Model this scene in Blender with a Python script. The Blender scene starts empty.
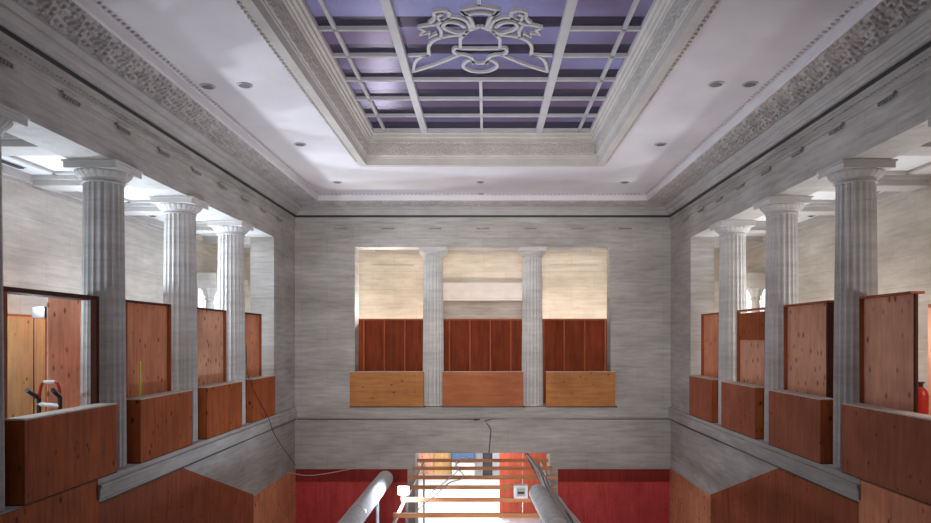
import bpy, bmesh, math, random
from mathutils import Vector, Matrix
random.seed(7)
PI = math.pi
C = bpy.context.scene.collection
CH = 5.8            # camera height over the lower floor; H values below are measured from eye level
def S(h): return CH + h

# ------------------------------------------------------------------ camera
cd = bpy.data.cameras.new('camera'); cam = bpy.data.objects.new('camera', cd); C.objects.link(cam)
cam.location = (0.096, 0, CH); cam.rotation_euler = (PI/2, 0, 0)
cd.sensor_width = 36; cd.lens = 690/931*36; cd.shift_x = -20.5/931; cd.shift_y = 76.5/931
cd.clip_start = .05; cd.clip_end = 200
bpy.context.scene.camera = cam
vs = bpy.context.scene.view_settings
vs.view_transform = 'Standard'; vs.look = 'None'; vs.gamma = 1; vs.exposure = -0.13; vs.use_curve_mapping = False
# ------------------------------------------------------------------ world: the violet evening sky over the skylight
w = bpy.data.worlds.new('world'); bpy.context.scene.world = w; w.use_nodes = True
nt = w.node_tree; nt.nodes.clear()
wo = nt.nodes.new('ShaderNodeOutputWorld'); bg = nt.nodes.new('ShaderNodeBackground')
tcw = nt.nodes.new('ShaderNodeTexCoord'); mpw = nt.nodes.new('ShaderNodeMapping'); mpw.inputs['Scale'].default_value = (2.5, 5, 20); nzw = nt.nodes.new('ShaderNodeTexNoise'); nzw.inputs['Scale'].default_value = 1.4
rpw = nt.nodes.new('ShaderNodeValToRGB'); rpw.color_ramp.elements[0].position = .40; rpw.color_ramp.elements[0].color = (.21, .17, .225, 1); rpw.color_ramp.elements[1].position = .68; rpw.color_ramp.elements[1].color = (.46, .52, .74, 1)  # pale blue streaks stand in for tube reflections on the skylight glass
nt.links.new(tcw.outputs['Generated'], mpw.inputs[0]); nt.links.new(mpw.outputs[0], nzw.inputs['Vector']); nt.links.new(nzw.outputs[0], rpw.inputs[0]); nt.links.new(rpw.outputs[0], bg.inputs[0])
bg.inputs[1].default_value = .85
nt.links.new(bg.outputs[0], wo.inputs[0])
# ------------------------------------------------------------------ lights
def point(name, x, y, h, power, col, r=.12):
    l = bpy.data.lights.new(name, 'POINT'); l.energy = power; l.color = col; l.shadow_soft_size = r
    o = bpy.data.objects.new(name, l); C.objects.link(o); o.location = (x, y, S(h)); return o
def area(name, x, y, h, sx, sy, power, col, rot=(0, 0, 0), spread=PI):
    l = bpy.data.lights.new(name, 'AREA'); l.shape = 'RECTANGLE'; l.size = sx; l.size_y = sy; l.energy = power; l.color = col; l.spread = spread
    o = bpy.data.objects.new(name, l); C.objects.link(o); o.location = (x, y, S(h)); o.rotation_euler = rot; return o
COOL = (.74, .86, 1.0); WARM = (1.0, .83, .58); NEUT = (1, .95, .88)
# work lights standing low in the galleries, with off-frame fill points added
def flood(name, x, y, h, tx, ty, th, size, power, col, spread=2.4):
    o = area(name, x, y, h, size, size, power, col, (0, 0, 0), spread)
    o.rotation_euler = Vector((tx-x, ty-y, th-h)).to_track_quat('-Z', 'Y').to_euler(); return o
point('gallery_point_light', -6.72, 10.35, .47, 45, COOL, .07)
for y, p in ((12.3, 110), (15.0, 125), (18.4, 110)):
    flood('gallery_flood_light', -8.1, y, .40, 0, y-.5, 6.4, .2, p, COOL)
point('gallery_point_light', -7.2, 8.3, .2, 100, COOL, .1)  # off-frame fill added for the front of the nearest left column
for y, p in ((14.4, 55), (17.0, 62), (19.8, 60)): point('gallery_point_light', -7.0, y, .0, p, COOL, .08)
for y, p in ((11.5, 26), (15.0, 48), (18.4, 48)):
    flood('gallery_flood_light', 8.1, y, .40, 0, y-.5, 6.4, .2, p, (.9, .95, 1))
point('gallery_point_light', 6.7, 7.9, .2, 60, (1, .97, .93), .1)  # off-frame fill on the right side, counterpart of the left one
for y, p in ((11.9, 36), (14.4, 40), (17.0, 46), (19.8, 40)): point('gallery_point_light', 7.0, y, .0, p, (1, .96, .90), .08)
point('gallery_point_light', 1.42, 21.75, .68, 45, (.85, .92, 1), .05)
for x in (-4.4, -1.4, 1.4, 4.4): point('gallery_point_light', x, 21.5, .05, 115, (1, .89, .76), .12)
flood('back_flood_light', -3.2, 22.0, .9, -2.5, 14, 4.6, .2, 60, NEUT)
# unseen fill from below and from behind the camera, then the lower lamps
area('floor_fill_light', 0, 12.5, -4.6, 3.0, 5, 155, (.88, .88, 1.0), (PI, 0, 0), 1.8)  # unseen upward fill for the ceiling, no lamp modelled
flood('front_fill_light', 0, -3.5, 1.0, 0, 20, .4, 2.6, 155, (1, .97, .95), .72)  # added frontal fill for the back wall; the front wall is solid
point('joist_lamp_light', -1.70, 14.85, -3.30, 190, (.68, .83, 1), .06)
area('passage_light', 0, 24.5, -3.5, 3.2, 4, 380, (1, .97, .95))
point('passage_fill_light', .2, 21.1, -3.6, 40, (1, .95, .92), .1)  # added point light brightening the face of the red plywood

# ------------------------------------------------------------------ materials
def new_mat(name):
    m = bpy.data.materials.new(name); m.use_nodes = True; n = m.node_tree
    b = n.nodes['Principled BSDF']; return m, n, b
def N(n, t, **kw):
    x = n.nodes.new(t)
    for k, v in kw.items(): setattr(x, k, v)
    return x
def coords(n, scale=(1, 1, 1), rnd=False, rot=(0, 0, 0)):
    tc = N(n, 'ShaderNodeTexCoord'); mp = N(n, 'ShaderNodeMapping')
    mp.inputs['Scale'].default_value = scale; mp.inputs['Rotation'].default_value = rot
    if rnd:
        oi = N(n, 'ShaderNodeObjectInfo'); ad = N(n, 'ShaderNodeVectorMath', operation='MULTIPLY_ADD')
        ml = N(n, 'ShaderNodeMath', operation='MULTIPLY'); ml.inputs[1].default_value = 37.0
        n.links.new(oi.outputs['Random'], ml.inputs[0])
        n.links.new(tc.outputs['Object'], ad.inputs[0]); ad.inputs[1].default_value = (1, 1, 1)
        n.links.new(ml.outputs[0], ad.inputs[2]); n.links.new(ad.outputs[0], mp.inputs[0])
    else: n.links.new(tc.outputs['Object'], mp.inputs[0])
    return mp.outputs[0]
def noise(n, vec, scale, detail=4, rough=.6):
    x = N(n, 'ShaderNodeTexNoise'); x.inputs['Scale'].default_value = scale; x.inputs['Detail'].default_value = detail
    x.inputs['Roughness'].default_value = rough; n.links.new(vec, x.inputs['Vector']); return x.outputs['Fac']
def ramp(n, fac, stops):
    r = N(n, 'ShaderNodeValToRGB'); e = r.color_ramp.elements
    e[0].position, e[0].color = stops[0][0], (*stops[0][1], 1)
    e[1].position, e[1].color = stops[-1][0], (*stops[-1][1], 1)
    for p, c in stops[1:-1]:
        q = e.new(p); q.color = (*c, 1)
    n.links.new(fac, r.inputs[0]); return r.outputs[0]
def mix(n, a, b, fac, mode='MIX'):
    m = N(n, 'ShaderNodeMix', data_type='RGBA', blend_type=mode)
    for s, v in ((m.inputs[0], fac), (m.inputs[6], a), (m.inputs[7], b)):
        if hasattr(v, 'links'): n.links.new(v, s)
        elif isinstance(v, tuple): s.default_value = (*v, 1)
        else: s.default_value = v
    return m.outputs[2]
def bump(n, b, h, strength, dist=.02):
    x = N(n, 'ShaderNodeBump'); x.inputs['Strength'].default_value = strength; x.inputs['Distance'].default_value = dist
    n.links.new(h, x.inputs['Height']); n.links.new(x.outputs[0], b.inputs['Normal'])
def travertine(name, base, dark, joints=True, axis='y', course=.62, block=1.5):
    m, n, b = new_mat(name)
    v = coords(n, (.55, .55, 5.5)); f1 = noise(n, v, 2.0, 8, .65)
    v2 = coords(n, (.4, .4, .9)); f2 = noise(n, v2, 1.1, 4)
    v3 = coords(n, (3, 3, 26)); f3 = noise(n, v3, 2.2, 3, .7)
    c = ramp(n, f1, [(.30, dark), (.5, tuple(.55*a+.45*q for a, q in zip(base, dark))), (.68, base)])
    c2 = ramp(n, f2, [(.33, (.70, .68, .66)), (.66, (1, 1, 1))])
    c = mix(n, c, c2, 1.0, 'MULTIPLY')
    pit = ramp(n, f3, [(.28, (.62, .58, .54)), (.37, (1, 1, 1))])
    c = mix(n, c, pit, .8, 'MULTIPLY')
    if joints:
        tc = N(n, 'ShaderNodeTexCoord'); sp = N(n, 'ShaderNodeSeparateXYZ'); n.links.new(tc.outputs['Object'], sp.inputs[0])
        cb = N(n, 'ShaderNodeCombineXYZ'); n.links.new(sp.outputs['Y' if axis == 'y' else 'X'], cb.inputs[0]); n.links.new(sp.outputs['Z'], cb.inputs[1])
        br = N(n, 'ShaderNodeTexBrick'); br.inputs['Scale'].default_value = 1
        br.inputs['Color1'].default_value = (1, 1, 1, 1); br.inputs['Color2'].default_value = (.86, .85, .83, 1); br.inputs['Mortar'].default_value = (.55, .53, .5, 1)
        br.inputs['Mortar Size'].default_value = .006; br.inputs['Brick Width'].default_value = block; br.inputs['Row Height'].default_value = course
        n.links.new(cb.outputs[0], br.inputs['Vector'])
        c = mix(n, c, br.outputs['Color'], .45, 'MULTIPLY')
    n.links.new(c, b.inputs['Base Color']); b.inputs['Roughness'].default_value = .7
    bump(n, b, f3, .25, .01)
    return m
def plywood(name, base, dark, knot=(.12, .035, .02), grain='z', knots=.16, rough=.6, rnd=True):
    m, n, b = new_mat(name)
    sc = (3.5, 3.5, .35) if grain == 'z' else (.35, .35, 3.5)
    v = coords(n, sc, rnd); f = noise(n, v, 3.2, 6, .65)
    c = ramp(n, f, [(.25, dark), (.55, base), (.8, tuple(min(1, k*1.18) for k in base))])
    ks = (2.2, 2.2, 1.5) if grain == 'z' else (1.5, 1.5, 2.2)
    vo = N(n, 'ShaderNodeTexVoronoi'); vo.inputs['Scale'].default_value = 2.4; n.links.new(coords(n, ks, rnd), vo.inputs['Vector'])
    kc = ramp(n, vo.outputs['Distance'], [(knots*.3, knot), (knots, (1, 1, 1))])
    c = mix(n, c, kc, .85, 'MULTIPLY')
    f2 = noise(n, coords(n, (1, 1, 1), rnd), 1.3, 3); c2 = ramp(n, f2, [(.35, (.74, .70, .68)), (.65, (1, 1, 1))])
    c = mix(n, c, c2, .8, 'MULTIPLY')
    n.links.new(c, b.inputs['Base Color']); b.inputs['Roughness'].default_value = .8; b.inputs['Specular IOR Level'].default_value = .2
    bump(n, b, f, .15, .005)
    return m
def plain(name, col, rough=.5, metal=0, var=.12, scale=6):
    m, n, b = new_mat(name)
    f = noise(n, coords(n), scale, 4)
    c = ramp(n, f, [(.3, tuple(k*(1-var) for k in col)), (.7, tuple(min(1, k*(1+var*.4)) for k in col))])
    n.links.new(c, b.inputs['Base Color']); b.inputs['Roughness'].default_value = rough; b.inputs['Metallic'].default_value = metal
    return m
def lamp_mat(name, col, s):
    m, n, b = new_mat(name); b.inputs['Base Color'].default_value = (*col, 1)
    b.inputs['Emission Color'].default_value = (*col, 1); b.inputs['Emission Strength'].default_value = s; return m

T_SIDE = travertine('travertine_side', (.62, .59, .56), (.40, .375, .35), True, 'y')
T_BACK = travertine('travertine_back', (.62, .59, .56), (.40, .375, .35), True, 'x')
T_PLAIN = travertine('travertine_plain', (.60, .57, .54), (.40, .375, .35), False)
T_COL = travertine('travertine_column', (.74, .72, .70), (.58, .56, .54), False)
T_GAL = travertine('travertine_gallery', (.72, .69, .64), (.54, .51, .46), True, 'y')
T_GALB = travertine('travertine_gallery_back', (.76, .70, .60), (.60, .54, .44), True, 'x')
PLASTER = plain('ceiling_plaster', (.72, .68, .70), .8, 0, .13, .55)
ORN = plain('ornament_plaster', (.58, .53, .50), .85, 0, .2, 3)
MOULD = plain('moulding_plaster', (.52, .49, .47), .8, 0, .12, 2)
COFFER = plain('coffer_plaster', (.55, .51, .47), .8, 0, .12, 2)
WHITE = plain('white_plaster', (.74, .75, .77), .7, 0, .06, 1)
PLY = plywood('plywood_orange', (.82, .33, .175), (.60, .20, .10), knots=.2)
PLY_BOX = plywood('plywood_guard', (.44, .11, .03), (.26, .055, .016), knots=.22)
PLY_TAN = plywood('plywood_tan', (.52, .22, .075), (.38, .14, .045), grain='x')
PLY_PINK = plywood('plywood_pale', (.88, .46, .30), (.70, .32, .19), knot=(.22,.07,.035), knots=.24)
PLY_YEL = plywood('plywood_yellow', (.74, .48, .22), (.60, .36, .16))
PLY_DK = plywood('plywood_red_brown', (.24, .045, .015), (.13, .02, .008), knots=.05)  # even dark red brown of the back hoarding boards
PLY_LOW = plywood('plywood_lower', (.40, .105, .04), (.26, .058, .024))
PLY_RED = plywood('plywood_red', (.66, .085, .08), (.50, .05, .045), knots=.10)
PLY_RED_SHADE = plywood('plywood_red_shade', (.30, .035, .028), (.2, .022, .018), knots=.08)
PLY_RED2 = plywood('plywood_bright_red', (.80, .17, .10), (.66, .11, .07), knots=.07)
PLY_EDGE = plain('plywood_edge', (.62, .54, .47), .7, 0, .2, 10)
STUD = plywood('stud_timber', (.42, .12, .05), (.32, .085, .035), knots=.04)
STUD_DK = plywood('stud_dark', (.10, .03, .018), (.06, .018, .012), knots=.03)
JOIST = plywood('joist_timber', (.60, .27, .12), (.44, .18, .08), grain='x', knots=.03)
METAL_G = plain('grey_metal', (.45, .45, .46), .4, .6)
METAL_W = plain('white_painted_metal', (.75, .74, .72), .4)
BAR = plain('skylight_bar_paint', (.50, .48, .48), .6, 0, .1, 4)
BAFFLE = plain('downlight_baffle', (.14, .13, .13), .6)
DROP_SHADE = plain('shaded_drop_stone', (.33, .31, .29), .8, 0, .3, 12)  # undercut shade put into the colour of the guttae drops
DARK = plain('dark_metal', (.035, .03, .03), .5)
BLACK = plain('black_rubber', (.015, .015, .016), .5)
REDP = plain('red_paint', (.55, .03, .02), .35)
YEL = plain('hi_vis_yellow', (.75, .80, .05), .5)
DUCT = plain('duct_wrap', (.50, .48, .46), .9, 0, .15, 5)
CONC = plain('concrete', (.50, .49, .48), .8, 0, .2, 2)
PALEF = plain('pale_floor', (.80, .80, .82), .5, 0, .08, 2)
CABLE = plain('grey_cable', (.42, .38, .36), .5, 0, .3, 30)
CABLEW = plain('pale_cable', (.62, .56, .52), .5, 0, .3, 30)
NAVY = plain('navy_plastic', (.008, .010, .022), .6)
BLUE = plain('blue_tarp', (.07, .14, .28), .6)
LAMP = lamp_mat('lamp_lens', (.85, .93, 1), 25)
TUBE = lamp_mat('tube_lamp', (.95, .97, 1), 6)
# ------------------------------------------------------------------ helpers
def bx(bm, x0, x1, y0, y1, h0, h1, bev=0):
    x0, x1 = sorted((x0, x1)); y0, y1 = sorted((y0, y1)); h0, h1 = sorted((h0, h1))
    r = bmesh.ops.create_cube(bm, size=1, matrix=Matrix.Translation(((x0+x1)/2, (y0+y1)/2, (h0+h1)/2)) @ Matrix.Diagonal((x1-x0, y1-y0, h1-h0, 1)))
    if bev:
        es = list({e for v in r['verts'] for e in v.link_edges})
        bmesh.ops.bevel(bm, geom=es, offset=bev, segments=2, affect='EDGES', profile=.5)
def obj(name, bm, m, parent=None, loc=(0, 0, 0), smooth=False):
    me = bpy.data.meshes.new(name); bmesh.ops.recalc_face_normals(bm, faces=bm.faces); bm.to_mesh(me); bm.free()
    if smooth:
        for p in me.polygons: p.use_smooth = True
    me.materials.append(m)
    o = bpy.data.objects.new(name, me); C.objects.link(o); o.location = loc
    if parent: o.parent = parent
    return o
def pymesh(name, verts, faces, m, parent=None, smooth=False):
    me = bpy.data.meshes.new(name); me.from_pydata(verts, [], faces); me.update()
    if smooth:
        for p in me.polygons: p.use_smooth = True
    me.materials.append(m); o = bpy.data.objects.new(name, me); C.objects.link(o)
    if parent: o.parent = parent
    return o
def tag(o, label, cat, group=None):
    o['label'] = label; o['category'] = cat
    if group: o['group'] = group
    return o
def thing(name, loc, label, cat, group=None):
    o = bpy.data.objects.new(name, None); C.objects.link(o); o.location = loc; o.empty_display_size = .2
    return tag(o, label, cat, group)
def struct(o): o['kind'] = 'structure'; return o
def box(name, x0, x1, y0, y1, h0, h1, m, parent=None, bev=0):
    """box given in world x, y and eye-level heights; as child its coordinates are relative to the parent"""
    bm = bmesh.new()
    if parent: bx(bm, x0, x1, y0, y1, h0, h1, bev)
    else: bx(bm, x0, x1, y0, y1, S(h0), S(h1), bev)
    return obj(name, bm, m, parent)
def dup(root, loc, label, cat=None, group=None, rotz=None):
    r = root.copy(); C.objects.link(r); r.location = loc; r['label'] = label
    if group: r['group'] = group
    if rotz is not None: r.rotation_euler = (0, 0, rotz)
    for ch in list(root.children):
        c = ch.copy(); C.objects.link(c); c.parent = r
        for g in list(ch.children):
            d = g.copy(); C.objects.link(d); d.parent = c
    return r
def tube(bm, pts, r, seg=8, closed=False):
    pts = [Vector(p) for p in pts]; rings = []
    up = Vector((0, 0, 1))
    n = len(pts); prev = None
    for i, p in enumerate(pts):
        a = pts[i-1] if (i > 0 or closed) else p; b = pts[(i+1) % n] if (i < n-1 or closed) else p
        t = (b-a).normalized()
        if prev is None:
            s = t.cross(up)
            if s.length < .05: s = t.cross(Vector((1, 0, 0)))
        else: s = prev - t*prev.dot(t)
        s.normalize(); prev = s; q = t.cross(s)
        rings.append([bm.verts.new(p + r*(math.cos(k*2*PI/seg)*s + math.sin(k*2*PI/seg)*q)) for k in range(seg)])
    m = n if closed else n-1
    for i in range(m):
        A, B = rings[i], rings[(i+1) % n]
        for k in range(seg): bm.faces.new((A[k], A[(k+1) % seg], B[(k+1) % seg], B[k]))
    if not closed:
        bm.faces.new(rings[0][::-1]); bm.faces.new(rings[-1])
def smooth_path(pts, sub=6, closed=False):
    P = [Vector(p) for p in pts]; n = len(P); out = []
    m = n if closed else n-1
    for i in range(m):
        if closed: p0, p1, p2, p3 = P[(i-1) % n], P[i], P[(i+1) % n], P[(i+2) % n]
        else: p0, p1, p2, p3 = P[max(i-1, 0)], P[i], P[i+1], P[min(i+2, n-1)]
        for k in range(sub):
            t = k/sub
            out.append(.5*((2*p1)+(-p0+p2)*t+(2*p0-5*p1+4*p2-p3)*t*t+(-p0+3*p1-3*p2+p3)*t*t*t))
    if not closed: out.append(P[-1])
    return out
def lathe(bm, prof, seg=48, mod=None, cx=0, cy=0):
    rings = []
    for r, z in prof:
        rings.append([bm.verts.new((cx+(r*(mod(k, z, r) if mod else 1))*math.cos(2*PI*k/seg), cy+(r*(mod(k, z, r) if mod else 1))*math.sin(2*PI*k/seg), z)) for k in range(seg)])
    for A, B in zip(rings, rings[1:]):
        for k in range(seg): bm.faces.new((A[k], A[(k+1) % seg], B[(k+1) % seg], B[k]))
    bm.faces.new(rings[0][::-1]); bm.faces.new(rings[-1])
def extrude_profile(name, prof, path, m, closed=False, parent=None, cap=False):
    """mitred sweep: prof is a list of (inset, h); path gives (x, y, nx, ny) corner points with inward mitre vectors"""
    verts = []; faces = []; k = len(prof)
    for (x, y, nx, ny) in path:
        for p, h in prof: verts.append((x+nx*p, y+ny*p, S(h)))
    n = len(path); mm = n if closed else n-1
    for i in range(mm):
        j = (i+1) % n
        for q in range(k-1): faces.append((i*k+q, j*k+q, j*k+q+1, i*k+q+1))
    if cap: faces += [tuple(range(k)), tuple((n-1)*k+q for q in range(k))]
    return pymesh(name, verts, faces, m, parent)

W = 5.45; D = 20.01; TH = .62; GX = 8.5; GY = 23.4; Y0 = -4.0
SOF = 2.64; GC = 3.05; CEIL = 3.98; LEDGE = -2.0
YJ = 18.05
COLY = [5.25, 7.85, 10.57, 13.21, 15.85]
CX = 5.76
# ------------------------------------------------------------------ setting: walls
def wall_side(name, s):
    bm = bmesh.new()
    bx(bm, s*W, s*(W+TH), Y0, D+TH, S(SOF), S(4.3))                     # beam over the columns
    bx(bm, s*W, s*(W+TH), YJ, D+TH, S(LEDGE), S(SOF))                   # far pier
    bx(bm, s*W, s*(W+TH), Y0, 3.2, S(LEDGE), S(SOF))                    # near pier
    bx(bm, s*W, s*(W+TH), Y0, D+TH, 0, S(LEDGE-.1))                     # wall under the ledge
    return struct(obj(name, bm, T_SIDE))
wall_side('wall_left', -1); wall_side('wall_right', 1)
BO = 3.71; LO = 1.94; LT = -3.335
bm = bmesh.new()
bx(bm, -W, W, D, D+TH, S(SOF), S(4.3))
for s in (-1, 1):
    bx(bm, s*BO, s*W, D, D+TH, S(LEDGE), S(SOF))
    bx(bm, s*LO, s*W, D, D+TH, 0, S(LEDGE-.1))
bx(bm, -LO, LO, D, D+TH, S(LT), S(LEDGE-.1))
struct(obj('wall_back', bm, T_BACK))
bm = bmesh.new(); bx(bm, -GX-.3, GX+.3, Y0-.3, Y0, 0, S(4.3)); struct(obj('wall_front', bm, T_BACK))
# gallery outer walls
for nm, s in (('wall_gallery_left', -1), ('wall_gallery_right', 1)):
    bm = bmesh.new()
    wy0, wy1 = 20.6, 22.6                                            # tall bright window at the far end
    bx(bm, s*GX, s*(GX+.3), Y0, wy0, S(LEDGE), S(GC+.3)); bx(bm, s*GX, s*(GX+.3), wy1, GY+.3, S(LEDGE), S(GC+.3))
    bx(bm, s*GX, s*(GX+.3), wy0, wy1, S(1.65), S(GC+.3)); bx(bm, s*GX, s*(GX+.3), wy0, wy1, S(LEDGE), S(-1.0))
    struct(obj(nm, bm, T_GAL))
    tb = bmesh.new(); bx(tb, s*(GX-.05), s*GX, Y0, GY, S(2.82), S(2.9)); bx(tb, s*(GX-.12), s*GX, Y0, GY, S(2.9), S(GC))
    struct(obj('trim_1' if s < 0 else 'trim_2', tb, MOULD))
# back gallery wall with the wide central recess
bm = bmesh.new()
RX = 1.95
bx(bm, -GX, -RX, GY, GY+.3, S(LEDGE), S(GC+.3)); bx(bm, RX, GX, GY, GY+.3, S(LEDGE), S(GC+.3))
bx(bm, -RX, RX, GY, GY+.3, S(1.86), S(GC+.3))
struct(obj('wall_gallery_back', bm, T_GALB))
box('wall_recess', -RX-.3, RX+.3, GY+2.0, GY+2.2, LEDGE, 2.2, T_PLAIN)['kind'] = 'structure'
bm = bmesh.new(); bx(bm, -RX-.3, -RX, GY+.3, GY+2.0, S(LEDGE), S(2.2)); bx(bm, RX, RX+.3, GY+.3, GY+2.0, S(LEDGE), S(2.2)); bx(bm, -RX-.3, RX+.3, GY+.3, GY+2.2, S(2.2), S(2.3))
struct(obj('wall_recess_sides', bm, T_PLAIN))
bm = bmesh.new(); bx(bm, -RX, RX, GY-.10, GY+.4, S(1.32), S(1.62)); bx(bm, -RX-.03, RX+.03, GY-.2, GY+.4, S(1.62), S(1.86)); bx(bm, -RX-.02, RX+.02, GY-.13, GY+.4, S(1.27), S(1.32))
struct(obj('trim_3', bm, MOULD))
bm = bmesh.new()
bx(bm, -3.75, -2.35, GY-.03, GY, S(2.43), S(2.47)); bx(bm, 2.35, 3.9, GY-.03, GY, S(2.43), S(2.47)); bx(bm, -GX, GX, GY-.05, GY, S(2.9), S(GC))
struct(obj('trim_4', bm, MOULD))
# gallery ceilings, floors
def gallery_ring(name, h0, h1, m, xin, yin):
    bm = bmesh.new()
    bx(bm, -GX-.3, -xin, Y0, GY+.3, h0, h1); bx(bm, xin, GX+.3, Y0, GY+.3, h0, h1); bx(bm, -xin, xin, yin, GY+2.2, h0, h1)
    return struct(obj(name, bm, m))
gallery_ring('ceiling_gallery', S(GC), S(GC+.2), WHITE, W+TH, D+TH)
gallery_ring('floor_gallery', S(LEDGE-.3), S(LEDGE), CONC, W-.03, D-.03)
bm = bmesh.new()
for s in (-1, 1):
    for y in COLY + [18.6, 21.0]:
        bx(bm, s*(W+TH), s*(GX-.1), y-.26, y+.26, S(2.86), S(GC)); bx(bm, s*(W+TH), s*(GX-.1), y-.33, y+.33, S(2.97), S(GC))
    bx(bm, s*(W+TH), s*(W+TH+.18), Y0, D+TH, S(2.86), S(GC)); bx(bm, s*(W+TH), s*(W+TH+.26), Y0, D+TH, S(2.97), S(GC))
    for y0, y1 in zip(COLY, COLY[1:]+[18.6]):                          # raised panel mouldings between the beams
        a, b_ = y0+.55, y1-.55; x0, x1 = W+TH+.5, GX-.65
        for q0, q1, r0, r1 in ((x0, x1, a, a+.07), (x0, x1, b_-.07, b_), (x0, x0+.07, a, b_), (x1-.07, x1, a, b_)):
            bx(bm, s*q0, s*q1, r0, r1, S(3.0), S(GC))
        bx(bm, s*(x0+.35), s*(x0+.37), a, b_, S(3.035), S(GC))
for x in (-3.9, -1.46, 1.46, 3.9): bx(bm, x-.26, x+.26, D+TH, GY-.1, S(2.9), S(GC))
struct(obj('trim_5', bm, MOULD))
struct(box('floor', -9, 9, Y0-.3, 31, -CH-.3, -CH, CONC))
# passage behind the lower opening
bm = bmesh.new(); bx(bm, -3.6, -3.3, D+TH, 30, 0, S(LT)); bx(bm, 3.3, 3.6, D+TH, 30, 0, S(LT)); bx(bm, -3.6, 3.6, 30, 30.3, 0, S(LT)); struct(obj('wall_passage', bm, WHITE))
struct(box('ceiling_passage', -3.6, 3.6, D+TH, 30.3, LT, LT+.2, WHITE))
struct(box('floor_passage', -3.3, 3.3, D+TH-.6, 30, -CH, -CH+.01, PALEF))
# ------------------------------------------------------------------ ceiling with the skylight well
SX = 2.63; SY1 = 15.69; SY0 = 3.0
bm = bmesh.new()
e_ = .03; bx(bm, -W, -SX-e_, Y0, D, S(CEIL), S(CEIL+.06)); bx(bm, SX+e_, W, Y0, D, S(CEIL), S(CEIL+.06)); bx(bm, -SX-e_, SX+e_, SY1+e_, D, S(CEIL), S(CEIL+.06)); bx(bm, -SX-e_, SX+e_, Y0, SY0-e_, S(CEIL), S(CEIL+.06))
struct(obj('ceiling', bm, PLASTER))
# cornice round the hall, mitred in the corners
path = [(-W, Y0, 1, 1), (-W, D, 1, -1), (W, D, -1, -1), (W, Y0, -1, 1)]
prof_lo = [(0, 3.215), (.025, 3.22), (.025, 3.265), (.045, 3.27), (.045, 3.30), (.012, 3.30), (.012, 3.44), (.03, 3.445), (.03, 3.49), (.0, 3.50)]
struct(extrude_profile('trim_6', prof_lo, path, T_PLAIN))
prof = [(.02, 3.56), (.07, 3.55), (.10, 3.56), (.10, 3.60), (.13, 3.605), (.15, 3.635), (.19, 3.65), (.19, 3.69), (.17, 3.695), (.20, 3.70), (.26, 3.735), (.28, 3.75), (.28, 3.775), (.31, 3.785)]
struct(extrude_profile('trim_7', prof, path, MOULD))
struct(extrude_profile('trim_27', [(.002, 3.49), (.02, 3.495), (.02, 3.555), (.002, 3.56)], path, DARK))
fas = [(.86, 3.84), (.86, 3.815), (.88, 3.81), (.90, 3.83), (.90, 3.95), (.94, 3.955), (.94, CEIL-.02), (1.0, CEIL-.004)]
struct(extrude_profile('trim_8', fas, path, PLASTER))
def relief(u, v):
    """acanthus scroll relief: u along the run, v across 0..1"""
    P = .42; u, v0 = u*1.5, v; row = int(v*1.999); v = (v*2) % 1; u += row*.2
    cell = math.floor(u/P); uu = (u/P-cell-.5)*P; vv = (v-.5)*.50
    sgn = 1 if (cell+row) % 2 == 0 else -1
    vv2 = vv*sgn
    r = math.hypot(uu, vv2-.03); th = math.atan2(vv2-.03, uu)
    sp = max(0, math.cos(th - r*52))**1.2 * (1 if r < .15 else 0)
    leaf = max(0, math.sin(9*th + 26*r)) * (1 if .15 < r < .30 else 0)*.9
    ros = 1.2*math.exp(-(r/.028)**2)
    vine = math.exp(-((vv2-.17*math.sin(PI*(uu/P+.5)))/.025)**2)*.9
    edge = min(1, (0.5-abs(v0-.5))*16)
    return max(sp, leaf, ros, vine)*edge
def band(name, fn, n_u, n_v, m):
    verts = [fn(i/(n_u-1), j/(n_v-1)) for i in range(n_u) for j in range(n_v)]
    faces = [(i*n_v+j, (i+1)*n_v+j, (i+1)*n_v+j+1, i*n_v+j+1) for i in range(n_u-1) for j in range(n_v-1)]
    return pymesh(name, verts, faces, m, None, True)
REL = .045
def side_fn(s):
    def f(a, b):
        p = .30 + b*.57; y1 = D-p; y0 = 3.0; y = y0+(y1-y0)*a
        return (s*(W-p), y, S(3.775+b*.06 - REL*relief(y, b)))
    return f
struct(band('trim_9', side_fn(-1), 1250, 34, ORN)); struct(band('trim_10', side_fn(1), 1250, 34, ORN))
def back_fn(a, b):
    p = .30 + b*.57; x = -(W-p)+2*(W-p)*a
    return (x, D-p, S(3.775+b*.06 - REL*relief(x+3, b)))
struct(band('trim_11', back_fn, 760, 34, ORN))
# egg and dart rows
def egg_row(name, pts, dirv, n, r, m):
    bm = bmesh.new()
    for i in range(n):
        p = pts(i)
        bmesh.ops.create_icosphere(bm, subdivisions=1, radius=r, matrix=Matrix.Translation(p) @ Matrix.Diagonal((1, 1, .8, 1)))
    return struct(obj(name, bm, m))
egg_row('trim_12', lambda i: (-(W-.97), 3.0+i*.11, S(CEIL-.012)), 0, int((D-.97-3)/.11), .034, ORN)
egg_row('trim_13', lambda i: ((W-.97), 3.0+i*.11, S(CEIL-.012)), 0, int((D-.97-3)/.11), .034, ORN)
egg_row('trim_14', lambda i: (-(W-.97)+i*.11, D-.97, S(CEIL-.012)), 0, int(2*(W-.97)/.11), .034, ORN)
for k, (fx) in enumerate((-1, 1)):
    egg_row('trim_%d' % (15+k), lambda i: (fx*(W-.035), 3.0+i*.085, S(3.37)), 0, int((D-3)/.085), .017, T_PLAIN)
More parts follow.
